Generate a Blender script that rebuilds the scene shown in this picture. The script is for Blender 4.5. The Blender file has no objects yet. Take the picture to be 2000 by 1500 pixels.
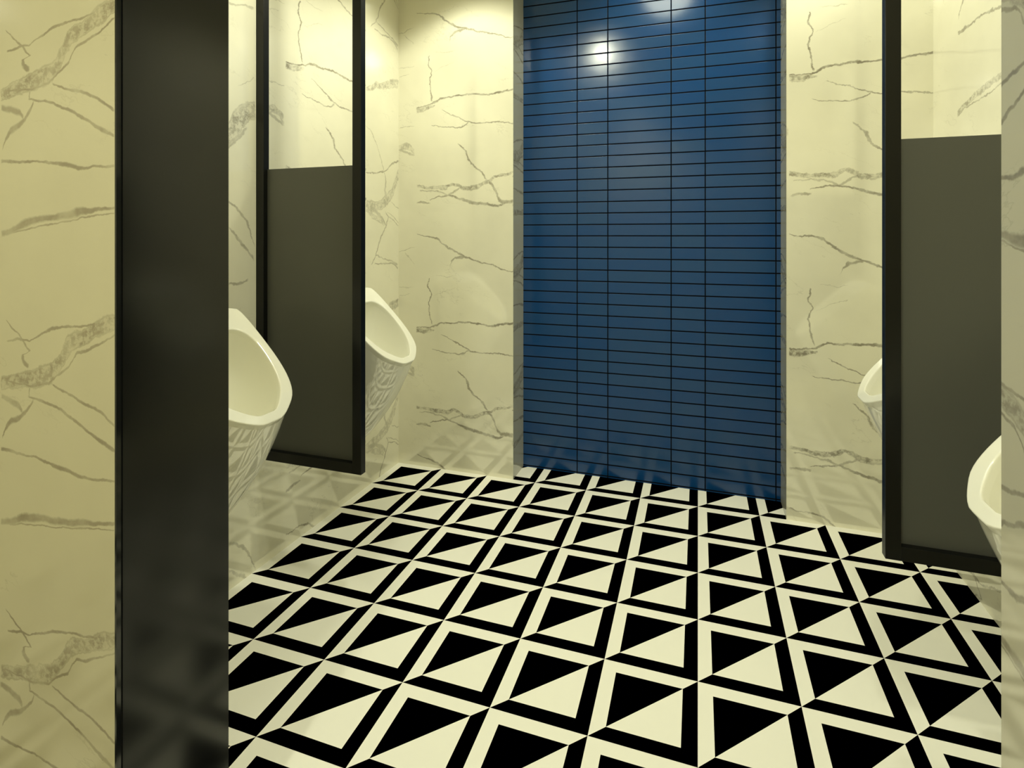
import bpy, bmesh, math
from mathutils import Vector

# ---------------------------------------------------------------- camera, world, light, exposure
U = 0.25                      # one floor-pattern tile = 25 cm; all plan numbers below are in tiles
sc = bpy.context.scene
COL = sc.collection
cam_d = bpy.data.cameras.new('camera')
cam_d.sensor_fit = 'HORIZONTAL'; cam_d.sensor_width = 36.0
cam_d.lens = 36.0 * 1067.2 / 2000.0
cam_d.shift_x = -11.5 / 2000.0
cam_d.shift_y = -(750.0 - 462.5) / 2000.0
cam_d.clip_start = 0.02
cam = bpy.data.objects.new('camera', cam_d); COL.objects.link(cam)
cam.location = (0.0022 * U, -10.1666 * U, 4.7674 * U)
cam.rotation_euler = (math.radians(90), 0, 0.31844)
sc.camera = cam

world = bpy.data.worlds.new('world'); sc.world = world
world.use_nodes = True
world.node_tree.nodes['Background'].inputs[0].default_value = (0.9, 0.95, 0.8, 1)
world.node_tree.nodes['Background'].inputs[1].default_value = 0.02

sc.view_settings.view_transform = 'Standard'
sc.view_settings.look = 'None'
sc.view_settings.gamma = 1.0
sc.view_settings.use_curve_mapping = False
sc.view_settings.exposure = 0.02
sc.cycles.max_bounces = 12
sc.cycles.diffuse_bounces = 7
sc.cycles.glossy_bounces = 6
sc.cycles.use_denoising = True
sc.cycles.sample_clamp_indirect = 6.0

CEIL = 10.4
LAMP_COL = (1.0, 1.0, 0.765)
# plan positions of the ceiling lamps: (x, y, watts, half-angle deg, blend, label)
LAMPS = [
    (-4.25, -1.3, 14, 64, 0.35, 'round recessed ceiling downlight by the back left corner over the far left urinal'),
    (1.9, -1.3, 13, 64, 0.35, 'round recessed ceiling downlight by the back right corner over the far right urinal'),
    (-3.9, -5.3, 9, 62, 0.5, 'round recessed ceiling downlight above the near left urinal beside the black jamb'),
    (1.6, -5.3, 23, 62, 0.5, 'round recessed ceiling downlight above the near right urinal by the marble jamb'),
    (-2.59, -4.2, 36, 80, 0.4, 'round recessed ceiling downlight mirrored as the small glow on the blue tiles'),
    (-0.61, -0.68, 12, 80, 0.4, 'large round recessed ceiling downlight mirrored as the broad glow on the blue tiles'),
    (-2.6, -13.0, 72, 80, 0.6, 'round recessed ceiling downlight in the lobby in front of the opening'),
]

# ---------------------------------------------------------------- node helpers
def new_mat(name):
    m = bpy.data.materials.new(name); m.use_nodes = True
    return m, m.node_tree, m.node_tree.nodes['Principled BSDF']

class NB:
    """small math-node builder"""
    def __init__(s, nt): s.nt = nt; s.n = nt.nodes; s.l = nt.links
    def _in(s, sock, v):
        if isinstance(v, (int, float)): sock.default_value = v
        else: s.l.new(v, sock)
    def m(s, op, a, b=None, c=None, clamp=False):
        n = s.n.new('ShaderNodeMath'); n.operation = op; n.use_clamp = clamp
        s._in(n.inputs[0], a)
        if b is not None: s._in(n.inputs[1], b)
        if c is not None: s._in(n.inputs[2], c)
        return n.outputs[0]
    def obj(s):
        n = s.n.new('ShaderNodeTexCoord'); return n.outputs['Object']
    def sep(s, v):
        n = s.n.new('ShaderNodeSeparateXYZ'); s.l.new(v, n.inputs[0]); return n.outputs
    def comb(s, x, y, z):
        n = s.n.new('ShaderNodeCombineXYZ')
        for i, v in enumerate((x, y, z)): s._in(n.inputs[i], v)
        return n.outputs[0]
    def noise(s, vec, scale, detail=2, rough=0.5):
        n = s.n.new('ShaderNodeTexNoise'); s.l.new(vec, n.inputs['Vector'])
        n.inputs['Scale'].default_value = scale; n.inputs['Detail'].default_value = detail
        n.inputs['Roughness'].default_value = rough
        return n.outputs
    def ss(s, v, a, b, lo=0.0, hi=1.0):
        n = s.n.new('ShaderNodeMapRange'); n.interpolation_type = 'SMOOTHSTEP'
        s._in(n.inputs['Value'], v); s._in(n.inputs['From Min'], a); s._in(n.inputs['From Max'], b)
        n.inputs['To Min'].default_value = lo; n.inputs['To Max'].default_value = hi
        return n.outputs['Result']
    def mix(s, f, a, b):
        n = s.n.new('ShaderNodeMix'); n.data_type = 'RGBA'
        s._in(n.inputs['Factor'], f)
        for k, v in ((6, a), (7, b)):
            if isinstance(v, tuple): n.inputs[k].default_value = (*v, 1)
            else: s.l.new(v, n.inputs[k])
        return n.outputs[2]
    def curve3(s, val, pts):
        """three piecewise-linear functions of val in one RGB Curves node"""
        n = s.n.new('ShaderNodeRGBCurve'); mp = n.mapping
        for ci in range(3):
            c = mp.curves[ci]
            data = [(p[0], p[ci + 1]) for p in pts]
            data = [(0.0, data[0][1])] + [d for d in data if 0.001 < d[0] < 0.999] + [(1.0, data[-1][1])]
            c.points[0].location = data[0]; c.points[1].location = data[-1]
            for d in data[1:-1]: c.points.new(d[0], d[1])
            for p in c.points: p.handle_type = 'VECTOR'
        mp.update()
        s._in(n.inputs['Fac'], 1.0)
        s.l.new(s.comb(val, val, val), n.inputs['Color'])
        q = s.n.new('ShaderNodeSeparateColor'); s.l.new(n.outputs[0], q.inputs[0])
        return q.outputs

# vein drawings of the two printed marble slabs: (direction, half-width in tiles, strength, [(t, value, width factor)])
VEINS_A = [
('h',0.022,0.8,[(0.0017,0.1983,0.4),(0.0327,0.191,0.3),(0.077,0.1874,0.8),(0.1129,0.1766,1),(0.1366,0.1552,1),(0.1602,0.1375,1),(0.207,0.113,1),(0.2608,0.0938,0.8),(0.3139,0.0742,0.7),(0.3812,0.0627,0.6),(0.4363,0.0395,0.5),(0.4653,0.0367,0.4)]),
('h',0.022,0.7,[(0.1641,0.0506,0.6),(0.1719,0.0735,0.6),(0.1914,0.0901,1),(0.2224,0.0954,1),(0.2417,0.0985,0.6)]),
('v',0.013,0.9,[(0.7913,0.0794,1),(0.8342,0.0714,1),(0.8916,0.0657,1),(0.9317,0.0794,1),(0.96,0.0609,1),(1.0001,0.077,1),(1.0323,0.0689,1)]),
('h',0.055,0.9,[(0.0017,0.7598,1),(0.0327,0.76,1),(0.0649,0.7654,0.8),(0.093,0.7705,0.3)]),
('h',0.02,0.95,[(0.0017,0.7729,0.7),(0.0649,0.7776,0.7),(0.093,0.7863,1),(0.1208,0.8006,1),(0.168,0.8015,0.9),(0.207,0.8077,0.9),(0.2988,0.8066,1),(0.3514,0.8002,1),(0.4033,0.809,1),(0.4653,0.8162,1)]),
('h',0.013,0.85,[(0.1247,0.7492,0.4),(0.1602,0.7313,0.8),(0.207,0.7128,0.8),(0.2608,0.6914,1),(0.2913,0.6829,1),(0.3959,0.6843,1),(0.4653,0.6725,0.8)]),
('h',0.013,0.8,[(0.077,0.6846,0.3),(0.1129,0.6769,0.8),(0.207,0.6703,1),(0.2378,0.6759,1),(0.2608,0.6893,1)]),
('h',0.01,0.4,[(0.0969,0.0135,0.5),(0.1602,0.0078,0.8),(0.1914,0.0113,0.3)]),
('h',0.01,0.35,[(0.089,0.9213,0.3),(0.1366,0.9443,0.8),(0.1914,0.9602,0.4)]),
('v',0.018,0.9,[(0.4324,0.344,1),(0.4651,0.3215,1),(0.4903,0.2913,1),(0.5191,0.2608,1),(0.5548,0.2493,1),(0.5794,0.2224,0.8),(0.5958,0.2054,0.5)]),
('h',0.042,0.9,[(0.0017,0.418,0.8),(0.0327,0.4123,0.7),(0.081,0.4063,0.8),(0.1129,0.4073,1),(0.1523,0.4077,1.2),(0.1837,0.4236,0.8),(0.207,0.4153,1),(0.2301,0.3999,1),(0.2685,0.3989,1.1),(0.2988,0.4035,1.1),(0.329,0.417,1),(0.3589,0.4291,0.9),(0.3812,0.4465,0.7),(0.418,0.4536,0.7),(0.4653,0.4616,0.5)]),
('h',0.028,0.6,[(0.0164,0.3962,0.4),(0.073,0.3947,0.5),(0.1287,0.386,0.7),(0.1602,0.3714,0.8),(0.1914,0.3889,0.8),(0.2224,0.4027,0.5),(0.2685,0.3912,0.8),(0.3139,0.4015,0.5)]),
('h',0.03,0.85,[(0.3477,0.4259,0.6),(0.3663,0.4104,1),(0.3812,0.3842,1.1),(0.3922,0.3577,1),(0.4106,0.3377,1),(0.4399,0.339,0.9),(0.4653,0.3398,0.9)]),
('h',0.026,0.9,[(0.0689,0.3546,0.3),(0.0969,0.3648,0.5),(0.1602,0.3714,0.7),(0.1914,0.3626,0.8),(0.2378,0.3492,1),(0.2837,0.3353,1.3),(0.3139,0.3317,1.2),(0.3589,0.3249,1),(0.3959,0.3181,1.2),(0.4216,0.3279,0.6)]),
('h',0.025,0.7,[(0.0017,0.3366,0.8),(0.0245,0.3419,1),(0.0488,0.3416,1),(0.0714,0.3405,0.6)]),
('h',0.04,0.7,[(0.9117,0.593,1),(0.9301,0.5899,1.2),(0.9508,0.5984,1),(0.9673,0.6026,0.5),(0.9919,0.5831,0.5)]),
('h',0.03,0.55,[(0.9117,0.5835,0.8),(0.9508,0.5706,0.8),(0.9755,0.5621,1),(0.9919,0.5562,0.6)]),
('h',0.012,0.5,[(0.9117,0.6864,0.6),(0.9508,0.6877,0.8),(0.9919,0.688,0.5)]),
('h',0.012,0.55,[(0.9117,0.1175,0.7),(0.9508,0.1252,0.8),(0.9919,0.1393,0.3)]),
('h',0.012,0.45,[(0.9384,0.1104,0.5),(0.9673,0.0837,0.8),(0.9919,0.06,0.6)]),
('h',0.012,0.4,[(0.9117,0.9557,0.7),(0.9591,0.9593,0.8),(0.9919,0.9624,0.3)]),
('h',0.012,0.4,[(0.9117,0.9167,0.5),(0.9425,0.9236,0.8),(0.9673,0.9318,0.3)]),
('h',0.05,0.75,[(0.4617,0.8012,0.6),(0.5026,0.8144,0.9),(0.5388,0.8327,1.3),(0.576,0.8391,1),(0.6275,0.8618,1.7),(0.6744,0.8699,1.2),(0.723,0.8827,1.1)]),
('v',0.018,0.6,[(0.36,0.6275,1.5),(0.3938,0.608,1.3),(0.444,0.6171,0.8),(0.4907,0.5951,0.5),(0.5679,0.5511,0.6),(0.6311,0.5026,0.8),(0.6468,0.4617,0.6)]),
('h',0.018,0.8,[(0.4617,0.4467,0.7),(0.5388,0.4565,0.8),(0.6145,0.4754,0.8),(0.6474,0.4971,1),(0.6812,0.5171,1.2),(0.723,0.532,1)]),
('h',0.07,0.6,[(0.4617,0.3089,1),(0.5026,0.311,1.4),(0.5388,0.3183,1),(0.5887,0.3329,1.2),(0.6275,0.3529,1.4),(0.6608,0.3766,1.2),(0.6881,0.4113,1.5),(0.7089,0.4533,1.4),(0.723,0.4768,1)]),
('h',0.05,0.55,[(0.4849,0.2967,0.5),(0.5145,0.2778,1),(0.5635,0.2658,1.2),(0.6015,0.2425,1)]),
('h',0.022,0.65,[(0.5266,0.0677,0.4),(0.576,0.0648,0.7),(0.6407,0.0698,0.8),(0.6881,0.0643,1),(0.7159,0.0407,1.3)]),
('v',0.016,0.8,[(0.0684,0.5026,0.8),(0.1008,0.5388,0.8),(0.1415,0.5572,1),(0.1829,0.576,1.3),(0.2322,0.6145,1),(0.2752,0.6341,0.8),(0.3027,0.6145,0.6)]),
('h',0.014,0.7,[(0.6341,0.2752,0.8),(0.6812,0.2587,0.8),(0.723,0.2341,0.6)]),
('h',0.02,0.6,[(0.5388,0.1052,0.8),(0.6015,0.0891,0.8),(0.6676,0.0779,0.9),(0.7159,0.0605,1.8)]),
('h',0.03,0.7,[(0.6407,0.8846,1),(0.6744,0.89,1.5),(0.723,0.8991,1)]),
('h',0.03,0.6,[(0.4908,0.3087,1),(0.5388,0.2994,1.3),(0.5887,0.2695,1),(0.6145,0.2425,1)]),
('h',0.012,0.6,[(0.6608,0.3422,0.6),(0.723,0.316,0.8)]),
('h',0.012,0.6,[(0.6249,0.2988,0.6),(0.6744,0.2779,0.8),(0.723,0.2461,0.8)]),
('h',0.11,0.75,[(0.7666,0.486,1),(0.7927,0.518,1.5),(0.8157,0.5409,1.3),(0.8394,0.5645,1),(0.8719,0.5779,1)]),
('h',0.03,0.6,[(0.7666,0.4483,0.6),(0.7927,0.4694,0.7),(0.8157,0.4947,0.8),(0.8354,0.5138,0.8)]),
('h',0.02,0.6,[(0.7666,0.2897,0.6),(0.7927,0.2749,0.7),(0.8236,0.2456,0.9),(0.8394,0.2212,1),(0.8555,0.19,0.7),(0.8678,0.1583,0.6)]),
('h',0.022,0.65,[(0.7666,0.2137,0.6),(0.7927,0.1899,0.8),(0.8157,0.1684,1.4),(0.8394,0.1432,0.8),(0.8637,0.1204,1)]),
('h',0.02,0.7,[(0.7666,0.0492,1),(0.7852,0.0459,1),(0.8157,0.0471,0.8),(0.8394,0.0527,0.8)]),
('h',0.025,0.5,[(0.7666,0.8719,0.7),(0.8003,0.8783,0.8),(0.8394,0.8922,0.8),(0.8678,0.8909,1)]),
('h',0.012,0.4,[(0.8003,0.6354,0.4),(0.8314,0.656,0.7),(0.8678,0.6816,0.7)]),
('h',0.05,0.6,[(0.9264,0.5937,1),(0.9498,0.5988,1.3),(0.9703,0.5918,1),(0.9948,0.5782,0.8)]),
('h',0.03,0.5,[(0.9703,0.5893,0.5),(0.9842,0.572,0.9),(0.9955,0.558,0.8)]),
]
VEINS_B = [
('h',0.055,0.8,[(0.1295,0.5484,0.8),(0.1833,0.5586,1),(0.2275,0.5695,1),(0.2796,0.5765,1.2),(0.3392,0.5884,1.4),(0.3894,0.6036,1.3),(0.4142,0.6294,1.3),(0.4387,0.6578,1.2),(0.4631,0.6971,1.3),(0.4952,0.7185,1.3),(0.5506,0.7368,1),(0.6049,0.7656,1.2),(0.6355,0.7753,1.2),(0.6792,0.7884,1)]),
('h',0.012,0.8,[(0.1476,0.5616,0.6),(0.2796,0.5534,0.8),(0.3728,0.5654,1),(0.4142,0.5956,0.8),(0.4711,0.6293,1),(0.4952,0.6658,0.8),(0.5111,0.6807,0.8),(0.5506,0.6873,1),(0.6278,0.722,0.7),(0.6792,0.7454,0.6)]),
('h',0.012,0.8,[(0.1619,0.6956,0.7),(0.2275,0.7073,1),(0.2796,0.705,0.5),(0.3265,0.725,0.8),(0.3894,0.7495,1.2),(0.4711,0.7631,0.7),(0.5349,0.7674,0.8),(0.5895,0.7758,0.8)]),
('v',0.01,0.8,[(0.6123,0.2666,1),(0.6276,0.258,2.5),(0.6404,0.2449,1.2),(0.659,0.2449,0.7),(0.6685,0.2813,0.8),(0.6821,0.2623,0.8),(0.7076,0.2406,0.8),(0.7353,0.2011,0.8),(0.7698,0.1565,0.5)]),
('h',0.013,0.8,[(0.3894,0.564,0.5),(0.4468,0.5449,0.8),(0.5111,0.5284,1),(0.5817,0.5088,1),(0.6355,0.4855,1),(0.6792,0.458,1)]),
('h',0.013,0.85,[(0.271,0.5195,0.6),(0.3392,0.5068,0.8),(0.3894,0.4972,0.9),(0.4305,0.4845,0.9),(0.4792,0.467,1),(0.5349,0.4437,1),(0.5817,0.4213,1),(0.6202,0.3998,1.6),(0.6792,0.3774,1)]),
('h',0.014,0.85,[(0.1367,0.3618,0.6),(0.1521,0.3905,0.8),(0.1833,0.421,1.4),(0.2275,0.4386,1.2),(0.258,0.4598,1),(0.2839,0.4868,0.8),(0.2967,0.5089,0.8)]),
('h',0.022,0.7,[(0.1295,0.5052,0.8),(0.1833,0.4942,1.2),(0.2275,0.4793,1.2),(0.2449,0.4607,0.8)]),
('h',0.015,0.85,[(0.1295,0.3208,1),(0.1833,0.3173,1),(0.2362,0.3132,0.7),(0.3053,0.312,0.6),(0.3811,0.3013,0.8),(0.4305,0.2936,1.4),(0.4792,0.2888,1.3),(0.5111,0.2792,1.2),(0.5662,0.277,0.8),(0.6278,0.2827,0.7),(0.6792,0.2817,0.6)]),
('h',0.025,0.85,[(0.1295,0.0667,1),(0.1833,0.0783,1.1),(0.2536,0.1012,1.3),(0.3223,0.1121,1.2),(0.3894,0.116,1),(0.455,0.122,1.1),(0.5191,0.1323,1.3),(0.5817,0.137,0.8),(0.6278,0.1444,0.6),(0.6792,0.149,0.5)]),
('h',0.009,0.7,[(0.1295,0.0607,0.8),(0.2623,0.0809,0.8),(0.3894,0.0956,0.7),(0.4872,0.1078,0.8),(0.5817,0.1206,0.8),(0.6792,0.1302,0.6)]),
('v',0.008,0.6,[(0.5192,0.2753,0.8),(0.5509,0.2753,0.8)]),
]

MARBLE_BASE = (0.87, 0.845, 0.69)
MARBLE_VEIN = (0.20, 0.175, 0.125)

def marble(name, veins, axis, u0, v0, pu, pv, base=MARBLE_BASE, vein=MARBLE_VEIN, rough=0.09, sign=1, wscale=1.0, jag=1.0, amount=0.95, ior=2.2):
    mat, nt, bsdf = new_mat(name); b = NB(nt)
    o = b.sep(b.obj())
    a = b.m('MULTIPLY', o[axis], sign / U)
    z = b.m('MULTIPLY', o[2], 1 / U)
    pos = b.comb(a, z, 0.0)
    n1 = b.noise(pos, 2.2, 4, 0.6)[1]; n1 = b.sep(n1)
    n2 = b.noise(pos, 11.0, 3, 0.65)[1]; n2 = b.sep(n2)
    def warp(c, i):
        w = b.m('MULTIPLY_ADD', b.m('SUBTRACT', n1[i], 0.5), 0.13 * jag, c)
        return b.m('MULTIPLY_ADD', b.m('SUBTRACT', n2[i], 0.5), 0.07 * jag, w)
    # the slab repeats; its joints stay straight because only the drawing is jittered
    fu = b.m('FRACT', b.m('MULTIPLY', b.m('SUBTRACT', a, u0), 1 / pu))
    fv = b.m('FRACT', b.m('MULTIPLY', b.m('SUBTRACT', z, v0), 1 / pv))
    uu = b.m('ADD', fu, b.m('MULTIPLY', b.m('SUBTRACT', warp(0.0, 0), 0.0), 1 / pu))
    vv = b.m('ADD', fv, b.m('MULTIPLY', warp(0.0, 1), 1 / pv))
    edge_n = b.noise(pos, 5.5 * jag ** -0.6, 5, 0.65)[0]
    flake = b.ss(b.noise(pos, 12.0 * jag ** -0.6, 4, 0.7)[0], 0.40, 0.58, 0.35, 1.0)
    total = None
    for kind, w, s, pts in veins:
        w *= wscale
        t, val, pp = (uu, vv, pv) if kind == 'h' else (vv, uu, pu)
        t0, t1 = pts[0][0], pts[-1][0]
        q = b.curve3(t, [(p[0], min(max(p[1], 0), 1), min(p[2] / 3.0, 1), 0.0) for p in pts])
        d = b.m('MULTIPLY', b.m('ABSOLUTE', b.m('SUBTRACT', val, q[0])), pp)
        # compensate the slope so that steep stretches keep their width
        sl = []
        for (p, r) in zip(pts[:-1], pts[1:]):
            if abs(r[0] - p[0]) > 1e-4: sl.append(abs((r[1] - p[1]) / (r[0] - p[0])))
        k = math.sqrt(1 + min(4.0, (sum(sl) / max(len(sl), 1))) ** 2)
        ww = b.m('MULTIPLY', q[1], 3.0 * w * k * (1.15 if w > 0.03 else 1.4))
        rr = b.m('DIVIDE', d, ww)
        if w > 0.03: rr = b.m('MULTIPLY_ADD', b.m('SUBTRACT', edge_n, 0.5), 1.1, rr)
        f = b.ss(rr, 0.45, 1.0, 1.0, 0.0) if w > 0.03 else b.ss(rr, 0.3, 1.0, 1.0, 0.0)
        # fade at both ends
        e = b.m('MULTIPLY', b.ss(t, t0 - 0.004, t0 + 0.006), b.ss(t, t1 - 0.006, t1 + 0.004, 1.0, 0.0))
        f = b.m('MULTIPLY', b.m('MULTIPLY', f, e), s)
        if w > 0.03:                                   # broad bands are broken up into flakes
            rim = b.ss(b.m('ABSOLUTE', b.m('SUBTRACT', rr, 0.72)), 0.0, 0.22, 0.55, 0.0)
            f = b.m('MULTIPLY', b.m('MAXIMUM', b.m('MULTIPLY', f, flake), b.m('MULTIPLY', rim, e)), 1.0)
        total = f if total is None else b.m('MAXIMUM', total, f)
    var = b.ss(b.noise(pos, 4.5, 4, 0.6)[0], 0.3, 0.65, 0.5, 1.0)
    total = b.m('MULTIPLY', total, b.m('MULTIPLY', var, amount), clamp=True)
    # faint hairlines and clouding of the stone
    cl = b.ss(b.noise(pos, 0.8, 3, 0.55)[0], 0.3, 0.7, 0.0, 0.10)
    hn = b.noise(b.comb(b.m('MULTIPLY', a, 0.5), b.m('MULTIPLY_ADD', a, 0.35, z), 0.0), 1.6, 6, 0.6)[0]
    hair = b.m('MULTIPLY', b.ss(b.m('ABSOLUTE', b.m('SUBTRACT', hn, 0.5)), 0.0, 0.008, 0.16, 0.0), b.ss(b.noise(pos, 0.9, 2)[0], 0.5, 0.62))
    total = b.m('MAXIMUM', total, b.m('ADD', cl, hair))
    col = b.mix(total, base, vein)
    nt.links.new(col, bsdf.inputs['Base Color'])
    bsdf.inputs['Roughness'].default_value = rough
    bsdf.inputs['IOR'].default_value = ior
    return mat

def simple(name, col, rough, spec=0.5, metal=0.0, coat=0.0):
    m, nt, b = new_mat(name)
    nb = NB(nt)
    n = nb.noise(nb.obj(), 60.0, 3)[0]
    r = nb.ss(n, 0.3, 0.7, max(rough - 0.004, 0.0), rough + 0.004)
    nt.links.new(r, b.inputs['Roughness'])
    b.inputs['Base Color'].default_value = (*col, 1)
    b.inputs['Specular IOR Level'].default_value = spec
    b.inputs['Metallic'].default_value = metal
    b.inputs['Coat Weight'].default_value = coat
    return m

V0A = 3.9103
M_left = marble('marble_left_wall', VEINS_A, 1, -3.33, V0A, 4.6, 4.606)
M_backl = marble('marble_back_left', VEINS_A, 0, -5.585, V0A, 4.6, 4.606)
M_backr = marble('marble_back_right', VEINS_A, 0, 1.457, V0A, 4.6, 4.606)
M_right = marble('marble_right_wall', VEINS_B, 1, -4.35, 6.2, 4.6, 4.6, sign=-1, wscale=1.6)
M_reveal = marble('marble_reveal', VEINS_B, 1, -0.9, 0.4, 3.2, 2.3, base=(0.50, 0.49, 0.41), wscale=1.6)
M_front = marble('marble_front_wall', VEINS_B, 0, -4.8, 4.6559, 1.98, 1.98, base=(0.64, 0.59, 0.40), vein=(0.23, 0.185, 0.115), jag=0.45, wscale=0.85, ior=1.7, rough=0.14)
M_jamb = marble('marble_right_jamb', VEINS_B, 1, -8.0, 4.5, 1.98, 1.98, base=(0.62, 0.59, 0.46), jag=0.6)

# floor: square tiles, mitred frame, inner square split the other way round
M_floor, nt, bs = new_mat('floor_pattern'); b = NB(nt)
o = b.sep(b.obj())
fa = b.m('FRACT', b.m('MULTIPLY_ADD', o[0], 1 / U, 40.0))
fb = b.m('FRACT', b.m('MULTIPLY_ADD', o[1], 1 / U, 80.0))
da = b.m('ABSOLUTE', b.m('SUBTRACT', fa, 0.5)); db = b.m('ABSOLUTE', b.m('SUBTRACT', fb, 0.5))
inner = b.m('LESS_THAN', b.m('MAXIMUM', da, db), 0.35)
upper = b.m('GREATER_THAN', fb, fa)
white = b.m('ABSOLUTE', b.m('SUBTRACT', inner, upper))
nt.links.new(b.mix(white, (0.0, 0.0, 0.0002), (0.91, 0.90, 0.82)), bs.inputs['Base Color'])
bs.inputs['Roughness'].default_value = 0.6
bs.inputs['Specular IOR Level'].default_value = 0.0

# blue stacked tiles with dark joints
M_blue, nt, bs = new_mat('blue_wall_tiles'); b = NB(nt)
o = b.sep(b.obj())
X = b.m('MULTIPLY', o[0], 1 / U); Z = b.m('MULTIPLY', o[2], 1 / U)
rowf = b.m('MULTIPLY', b.m('SUBTRACT', Z, 0.03), 1 / 0.22645)
fz = b.m('FRACT', rowf)
ux = b.m('MULTIPLY', b.m('FRACT', b.m('MULTIPLY', b.m('ADD', X, 3.515 + 1.823 * 4), 1 / 1.823)), 1.823)   # joints at 0 and 1.207 of 1.823
j = b.m('MINIMUM', b.m('MINIMUM', ux, b.m('SUBTRACT', 1.823, ux)), b.m('ABSOLUTE', b.m('SUBTRACT', ux, 1.207)))
jz = b.m('MULTIPLY', b.m('MINIMUM', fz, b.m('SUBTRACT', 1.0, fz)), 0.22645)
jj = b.m('MINIMUM', b.m('MULTIPLY', j, 1.15), jz)
joint = b.ss(jj, 0.009, 0.015, 1.0, 0.0)
colid = b.m('ADD', b.m('MULTIPLY', b.m('FLOOR', b.m('MULTIPLY', b.m('ADD', X, 3.515 + 1.823 * 4), 1 / 1.823)), 2.0), b.m('GREATER_THAN', ux, 1.207))
wn = nt.nodes.new('ShaderNodeTexWhiteNoise'); wn.noise_dimensions = '3D'
nt.links.new(b.comb(b.m('FLOOR', rowf), colid, 1.0), wn.inputs['Vector'])
tint = b.ss(wn.outputs['Value'], 0.0, 1.0)
c1 = b.mix(tint, (0.003, 0.048, 0.175), (0.008, 0.055, 0.17))
nt.links.new(b.mix(joint, c1, (0.004, 0.005, 0.008)), bs.inputs['Base Color'])
nt.links.new(b.m('MULTIPLY_ADD', joint, 0.5, 0.195), bs.inputs['Roughness'])
bs.inputs['IOR'].default_value = 1.5
nt.links.new(b.m('MULTIPLY', b.m('SUBTRACT', 1.0, joint), 0.6), bs.inputs['Specular IOR Level'])
bs.inputs['Coat Weight'].default_value = 0.0
bmp = nt.nodes.new('ShaderNodeBump'); bmp.inputs['Distance'].default_value = 0.002; bmp.inputs['Strength'].default_value = 0.35
sc_t = nt.nodes.new('ShaderNodeSeparateColor'); nt.links.new(wn.outputs['Color'], sc_t.inputs[0])
tilt = b.m('MULTIPLY', b.m('SUBTRACT', sc_t.outputs[0], 0.5), b.m('MULTIPLY', fz, 0.5))
wav = b.m('MULTIPLY', b.noise(b.comb(X, Z, 0.0), 2.5, 2)[0], 0.5)
hgt = b.m('SUBTRACT', b.m('ADD', tilt, wav), b.m('MULTIPLY', joint, 0.6))
nt.links.new(hgt, bmp.inputs['Height']); nt.links.new(bmp.outputs[0], bs.inputs['Normal'])

M_ceil = simple('ceiling_paint', (0.82, 0.80, 0.68), 0.7, 0.2)
M_frame = simple('black_satin_metal', (0.005, 0.0055, 0.005), 0.25, 0.3)
M_side = simple('black_gloss_metal', (0.008, 0.009, 0.010), 0.08, 0.6)
M_pane = simple('smoked_satin_panel', (0.096, 0.098, 0.088), 0.42, 0.3)
M_jambblk = simple('black_lining_panel', (0.003, 0.0035, 0.004), 0.16, 0.55)
M_cer = simple('white_ceramic', (0.90, 0.89, 0.79), 0.08, 0.9, coat=0.0)
M_body = simple('glossy_white_ceramic_body', (0.90, 0.89, 0.80), 0.04, 0.5)
M_body.node_tree.nodes['Principled BSDF'].inputs['IOR'].default_value = 2.3
M_drain = simple('chrome', (0.6, 0.6, 0.55), 0.15, 0.5, 1.0)
M_trim = simple('lamp_trim_white', (0.7, 0.7, 0.62), 0.4)
M_lens, nt, bs = new_mat('lamp_lens')
bs.inputs['Base Color'].default_value = (0.8, 0.8, 0.7, 1)
bs.inputs['Emission Color'].default_value = (*LAMP_COL, 1)
bs.inputs['Emission Strength'].default_value = 6.0

# ---------------------------------------------------------------- mesh helpers (inputs in tiles)
def link(name, me, parent=None, mats=()):
    o = bpy.data.objects.new(name, me); COL.objects.link(o)
    for m in mats: me.materials.append(m)
    if parent: o.parent = parent
    return o
def box_into(bm, x0, x1, y0, y1, z0, z1, org=(0, 0, 0), bevel=0.0, mi=0):
    vs = [bm.verts.new(((x - org[0]) * U, (y - org[1]) * U, (z - org[2]) * U)) for z in (z0, z1) for y in (y0, y1) for x in (x0, x1)]
    fs = [bm.faces.new([vs[i] for i in f]) for f in ((0, 2, 3, 1), (4, 5, 7, 6), (0, 1, 5, 4), (2, 6, 7, 3), (0, 4, 6, 2), (1, 3, 7, 5))]
    for f in fs: f.material_index = mi
    if bevel:
        es = list({e for f in fs for e in f.edges})
        bmesh.ops.bevel(bm, geom=es, offset=bevel * U, segments=2, affect='EDGES', profile=0.5)
    return fs
def box(name, x0, x1, y0, y1, z0, z1, mats, parent=None, org=(0, 0, 0), bevel=0.0):
    me = bpy.data.meshes.new(name); bm = bmesh.new()
    box_into(bm, x0, x1, y0, y1, z0, z1, org, bevel)
    bm.normal_update(); bm.to_mesh(me); bm.free()
    return link(name, me, parent, mats if isinstance(mats, (list, tuple)) else [mats])
def structure(o): o['kind'] = 'structure'; return o
def thing(name, loc, label, cat, group=None):
    o = bpy.data.objects.new(name, None); COL.objects.link(o)
    o.empty_display_size = 0.1
    o.location = [c * U for c in loc]
    o['label'] = label; o['category'] = cat
    if group: o['group'] = group
    return o

# ---------------------------------------------------------------- the room
XL, XR = -6.0, 3.5
NL, NR = -3.446, 1.417           # niche and opening reveals
YB = 0.655                       # blue wall
YF0, YF1 = -7.715, -6.865        # wall with the opening the camera looks through
XA0, XA1, YA = -9.0, 6.0, -15.0  # lobby behind the camera

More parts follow.
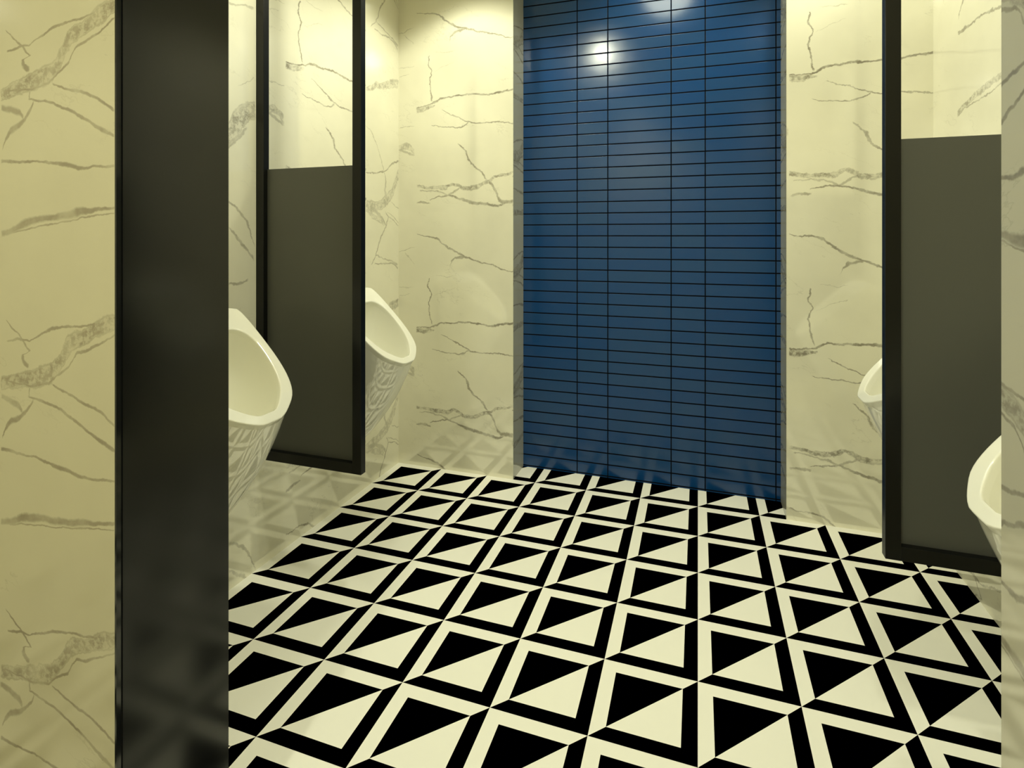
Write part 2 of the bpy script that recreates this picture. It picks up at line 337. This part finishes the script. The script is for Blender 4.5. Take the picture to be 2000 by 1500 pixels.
structure(box('floor', XA0 - 0.5, XA1 + 0.5, YA - 0.5, 1.3, -0.4, 0.0, M_floor))
structure(box('ceiling', XA0 - 0.5, XA1 + 0.5, YA - 0.5, 1.3, CEIL, CEIL + 0.4, M_ceil))
structure(box('wall_left', XL - 0.5, XL, YF0, 1.3, 0, CEIL, M_left))
structure(box('wall_right', XR, XR + 0.5, YF0, 1.3, 0, CEIL, M_right))
structure(box('wall_back', NL, NR, YB, 1.3, 0, CEIL, M_blue))

def pier(name, x0, x1, y0, y1, face, reveal, rx):
    """marble-clad pier; faces whose normal points along x use the reveal slab"""
    me = bpy.data.meshes.new(name); bm = bmesh.new()
    box_into(bm, x0, x1, y0, y1, 0, CEIL)
    bm.normal_update()
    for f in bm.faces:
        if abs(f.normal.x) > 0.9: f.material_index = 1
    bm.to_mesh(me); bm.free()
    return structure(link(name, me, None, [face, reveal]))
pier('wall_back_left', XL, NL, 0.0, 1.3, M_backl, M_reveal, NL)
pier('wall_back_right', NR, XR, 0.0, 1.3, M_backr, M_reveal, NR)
pier('wall_front_left', XA0, NL - 0.01, YF0, YF1, M_front, M_front, NL)
pier('wall_front_right', NR + 0.004, XA1, YF0, YF1, M_front, M_jamb, NR)
structure(box('wall_lobby_left', XA0 - 0.5, XA0, YA, YF0, 0, CEIL, M_left))
structure(box('wall_lobby_right', XA1, XA1 + 0.5, YA, YF0, 0, CEIL, M_right))
structure(box('wall_lobby_rear', XA0, XA1, YA - 0.5, YA, 0, CEIL, M_backl))

# black lining on the left jamb of the opening
jp = thing('jamb_lining', (NL - 0.01, (YF0 + YF1) / 2, 0), 'tall glossy black lining panel on the left side of the opening in the foreground', 'panel')
og = (NL - 0.01, (YF0 + YF1) / 2, 0)
box('panel', NL - 0.01, NL + 0.012, YF0 + 0.035, YF1, 0.0, CEIL, M_jambblk, jp, og)
box('edge_strip', NL - 0.01, NL + 0.004, YF0, YF0 + 0.035, 0.0, CEIL, M_side, jp, og)

# ---------------------------------------------------------------- privacy screens
SZ0, SZ1, SH, SW = 1.595, 1.735, 5.735, 1.745
SY, SD, PW = -3.92, 0.105, 0.135
def screen(sx, wall_x, label):
    t = thing('privacy_screen', (wall_x, SY, 0), label, 'privacy screen', 'black framed privacy screens between the urinals')
    og = (0, 0, 0)
    def bx(name, a0, a1, y0, y1, z0, z1, m, bev=0.004):
        x0, x1 = sorted((sx * a0, sx * a1))
        return box(name, x0, x1, y0, y1, z0, z1, m, t, og, bev)
    bx('wall_post', 0.0, PW, 0, SD, SZ0, CEIL, M_frame)
    bx('outer_post', SW - PW, SW, 0, SD, SZ0, CEIL, M_frame)
    bx('bottom_rail', PW, SW - PW, 0, SD, SZ0, SZ1, M_frame)
    bx('top_rail', PW, SW - PW, 0, SD, CEIL - 0.14, CEIL, M_frame)
    bx('panel', PW - 0.002, SW - PW + 0.002, SD - 0.03, SD - 0.004, SZ1 - 0.001, SH, M_pane, 0.002)
    return t
screen(1, XL, 'black framed privacy screen with dark panel fixed to the left marble wall')
screen(-1, XR, 'black framed privacy screen with dark panel fixed to the right marble wall')

# ---------------------------------------------------------------- urinals
def chaikin(P, n):
    for _ in range(n):
        Q = [P[0]]
        for a, c in zip(P[:-1], P[1:]):
            Q.append(a * 0.75 + c * 0.25); Q.append(a * 0.25 + c * 0.75)
        Q.append(P[-1]); P = Q
    return P
def resample(P, n):
    d = [0.0]
    for a, c in zip(P[:-1], P[1:]): d.append(d[-1] + (c - a).length)
    out = []; k = 0
    for i in range(n):
        t = d[-1] * i / (n - 1)
        while k < len(d) - 2 and d[k + 1] < t: k += 1
        f = (t - d[k]) / max(d[k + 1] - d[k], 1e-9)
        out.append(P[k].lerp(P[k + 1], min(max(f, 0), 1)))
    return out
NSEG = 41
def ring(ctrl):
    half = resample(chaikin([Vector(c) for c in ctrl], 5), NSEG)      # back centre -> side -> front centre
    other = [Vector((p.x, -p.y, p.z)) for p in half[1:-1]][::-1]
    return half + other
OUT = ring([(.34, 0, 3.864), (.34, .619, 3.864), (.482, .648, 3.824), (1.339, .642, 2.968), (1.567, .198, 2.726), (1.567, 0, 2.726)])
zi = lambda x: 3.864 - (x - .40) * .945 - .02
INN = ring([(.62, 0, zi(.62)), (.62, .565, zi(.62)), (1.225, .503, zi(1.225)), (1.49, .172, zi(1.49)), (1.49, 0, zi(1.49))])
NR_ = len(OUT)
def loft(name, rings, mat, parent, cap=False):
    me = bpy.data.meshes.new(name); bm = bmesh.new()
    V = [[bm.verts.new(p * U) for p in r] for r in rings]
    for a, c in zip(V[:-1], V[1:]):
        for i in range(len(a)):
            j = (i + 1) % len(a)
            bm.faces.new((a[i], a[j], c[j], c[i]))
    if cap:
        ctr = sum((p for p in rings[-1]), Vector()) / len(rings[-1])
        cv = bm.verts.new(ctr * U)
        for i in range(len(V[-1])): bm.faces.new((V[-1][i], V[-1][(i + 1) % len(V[-1])], cv))
    bmesh.ops.recalc_face_normals(bm, faces=bm.faces)
    for f in bm.faces: f.smooth = True
    bm.to_mesh(me); bm.free()
    return link(name, me, parent, [mat])
def bez(a, b_, c, t): return a * (1 - t) ** 2 + b_ * 2 * t * (1 - t) + c * t * t
def urinal_proto(label):
    t = thing('urinal', (0, 0, 0), label, 'urinal', 'white wall-hung urinals')
    N = Vector((.69, 0, .724)).normalized()
    # rim: rounded lip from the outer edge over the crown to the inner edge, then a short way down on both sides
    rr = []
    for k in range(17):
        a = math.pi * k / 16
        s = (1 - math.cos(a)) / 2
        h = 0.022 * min(1.0, math.sin(a) * 2.2) ** 0.6 if 0 < k < 16 else 0.0
        rr.append([o_.lerp(i_, s) + N * h for o_, i_ in zip(OUT, INN)])
    under = [o_ - N * 0.055 for o_ in OUT]
    lip_in = [i_ - N * 0.05 for i_ in INN]
    loft('rim', [under] + rr + [lip_in], M_cer, t)
    # bowl: recessed under the ledge at the back, falling to the outlet
    bot = Vector((.62, 0, 1.95))
    rings = [lip_in]
    for k in range(1, 19):
        f = k / 18.0
        ring_ = []
        for i_ in INN:
            d = Vector((i_.x, i_.y, i_.z)) - N * 0.05
            mid = Vector((0.30 + (i_.x - .62) * .72 + .0, i_.y * 0.98, i_.z - 0.62 - 0.15 * (i_.x - .62)))
            end = bot + Vector(((i_.x - 1.0) * .16, i_.y * .20, 0))
            ring_.append(bez(d, mid, end, f))
        rings.append(ring_)
    loft('bowl', rings, M_cer, t, cap=True)
    # body: from the rim down to the narrow foot at the wall
    rings = [under]
    def body_pt(p, f):
        back = max(0.0, 1 - (p.x - .34) / .5)
        start = Vector((p.x, p.y, p.z)) - N * 0.055
        xb = 0.0
        end = Vector((0.30 * ((p.x - .34) / 1.227) , p.y * 0.40, 1.05))
        mid = Vector((0.62 * p.x + 0.20, p.y * 0.92, 0.5 * start.z + 0.5 * end.z - .13))
        q = bez(start, mid, end, f)
        # draw the back of the shell to the wall just behind the rim
        g = min(1.0, f / 0.04)
        q.x = q.x * (1 - back * g)
        return q
    for k in range(0, 31):
        f = (k / 30.0) ** 1.3
        if k == 0: f = 0.006
        rings.append([body_pt(p, f) for p in OUT])
    loft('body', rings, M_body, t, cap=True)
    # outlet strainer at the bottom of the bowl
    me = bpy.data.meshes.new('drain'); bm = bmesh.new()
    bmesh.ops.create_cone(bm, cap_ends=True, segments=32, radius1=.11 * U, radius2=.10 * U, depth=.03 * U)
    bmesh.ops.bevel(bm, geom=[e for e in bm.edges if len(e.link_faces) == 2 and e.calc_face_angle(0) > 0.5], offset=.008 * U, segments=2, affect='EDGES')
    for q in range(8):
        a = q * math.pi / 4
        r = bmesh.ops.create_cone(bm, cap_ends=True, segments=10, radius1=.014 * U, radius2=.014 * U, depth=.012 * U)
        bmesh.ops.translate(bm, verts=r['verts'], vec=Vector((math.cos(a) * .06, math.sin(a) * .06, .018)) * U)
    bm.to_mesh(me); bm.free()
    d = link('drain', me, t, [M_drain]); d.location = (bot + Vector((-.03, 0, .02))) * U
    return t
def copy_thing(src, label):
    r = src.copy(); COL.objects.link(r); r['label'] = label
    for ch in list(src.children):
        c = ch.copy(); COL.objects.link(c); c.parent = r
    return r
u0 = urinal_proto('white wall-hung urinal on the left wall, nearer one beside the black jamb panel')
spots = [(XL, -5.314, 0, None),
         (XL, -2.318, 0, 'white wall-hung urinal on the left wall, farther one behind the privacy screen'),
         (XR, -5.36, math.pi, 'white wall-hung urinal on the right wall, nearer one cut off by the frame'),
         (XR, -2.364, math.pi, 'white wall-hung urinal on the right wall, farther one mostly hidden behind the screen')]
for (x, y, rz, lab) in spots:
    o = u0 if lab is None else copy_thing(u0, lab)
    o.location = (x * U, y * U, 0); o.rotation_euler = (0, 0, rz)

# ---------------------------------------------------------------- recessed lamps
def lathe(name, prof, mat, parent, seg=48):
    me = bpy.data.meshes.new(name); bm = bmesh.new()
    V = [[bm.verts.new((r * math.cos(2 * math.pi * i / seg) * U, r * math.sin(2 * math.pi * i / seg) * U, z * U)) for i in range(seg)] for r, z in prof]
    for a, c in zip(V[:-1], V[1:]):
        for i in range(seg):
            j = (i + 1) % seg; bm.faces.new((a[i], a[j], c[j], c[i]))
    if prof[-1][0] < 0.3: bm.faces.new(V[-1])
    bmesh.ops.recalc_face_normals(bm, faces=bm.faces)
    for f in bm.faces: f.smooth = True
    bm.to_mesh(me); bm.free()
    return link(name, me, parent, [mat])
for (x, y, wt, ang, bl, lab) in LAMPS:
    big = 2.6 if x == -0.61 else 1.0
    t = thing('ceiling_downlight', (x, y, CEIL), lab, 'ceiling light', 'recessed ceiling downlights')
    lathe('trim_ring', [(p * big, q) for p, q in ((.20, 0.0), (.30, 0.0), (.30, -.02), (.28, -.04), (.22, -.04), (.20, -.02), (.20, 0.0))], M_trim, t)
    lathe('lens', [(.20 * big, -.008), (.12 * big, -.012), (.05 * big, -.014)], M_lens, t)
    ld = bpy.data.lights.new('downlight_beam', 'SPOT')
    ld.energy = wt; ld.color = LAMP_COL; ld.spot_size = math.radians(2 * ang); ld.spot_blend = bl
    ld.shadow_soft_size = 0.055 * big
    lo = bpy.data.objects.new('downlight_beam', ld); COL.objects.link(lo)
    lo.parent = t; lo.location = (0, 0, -0.075 * U * 4)
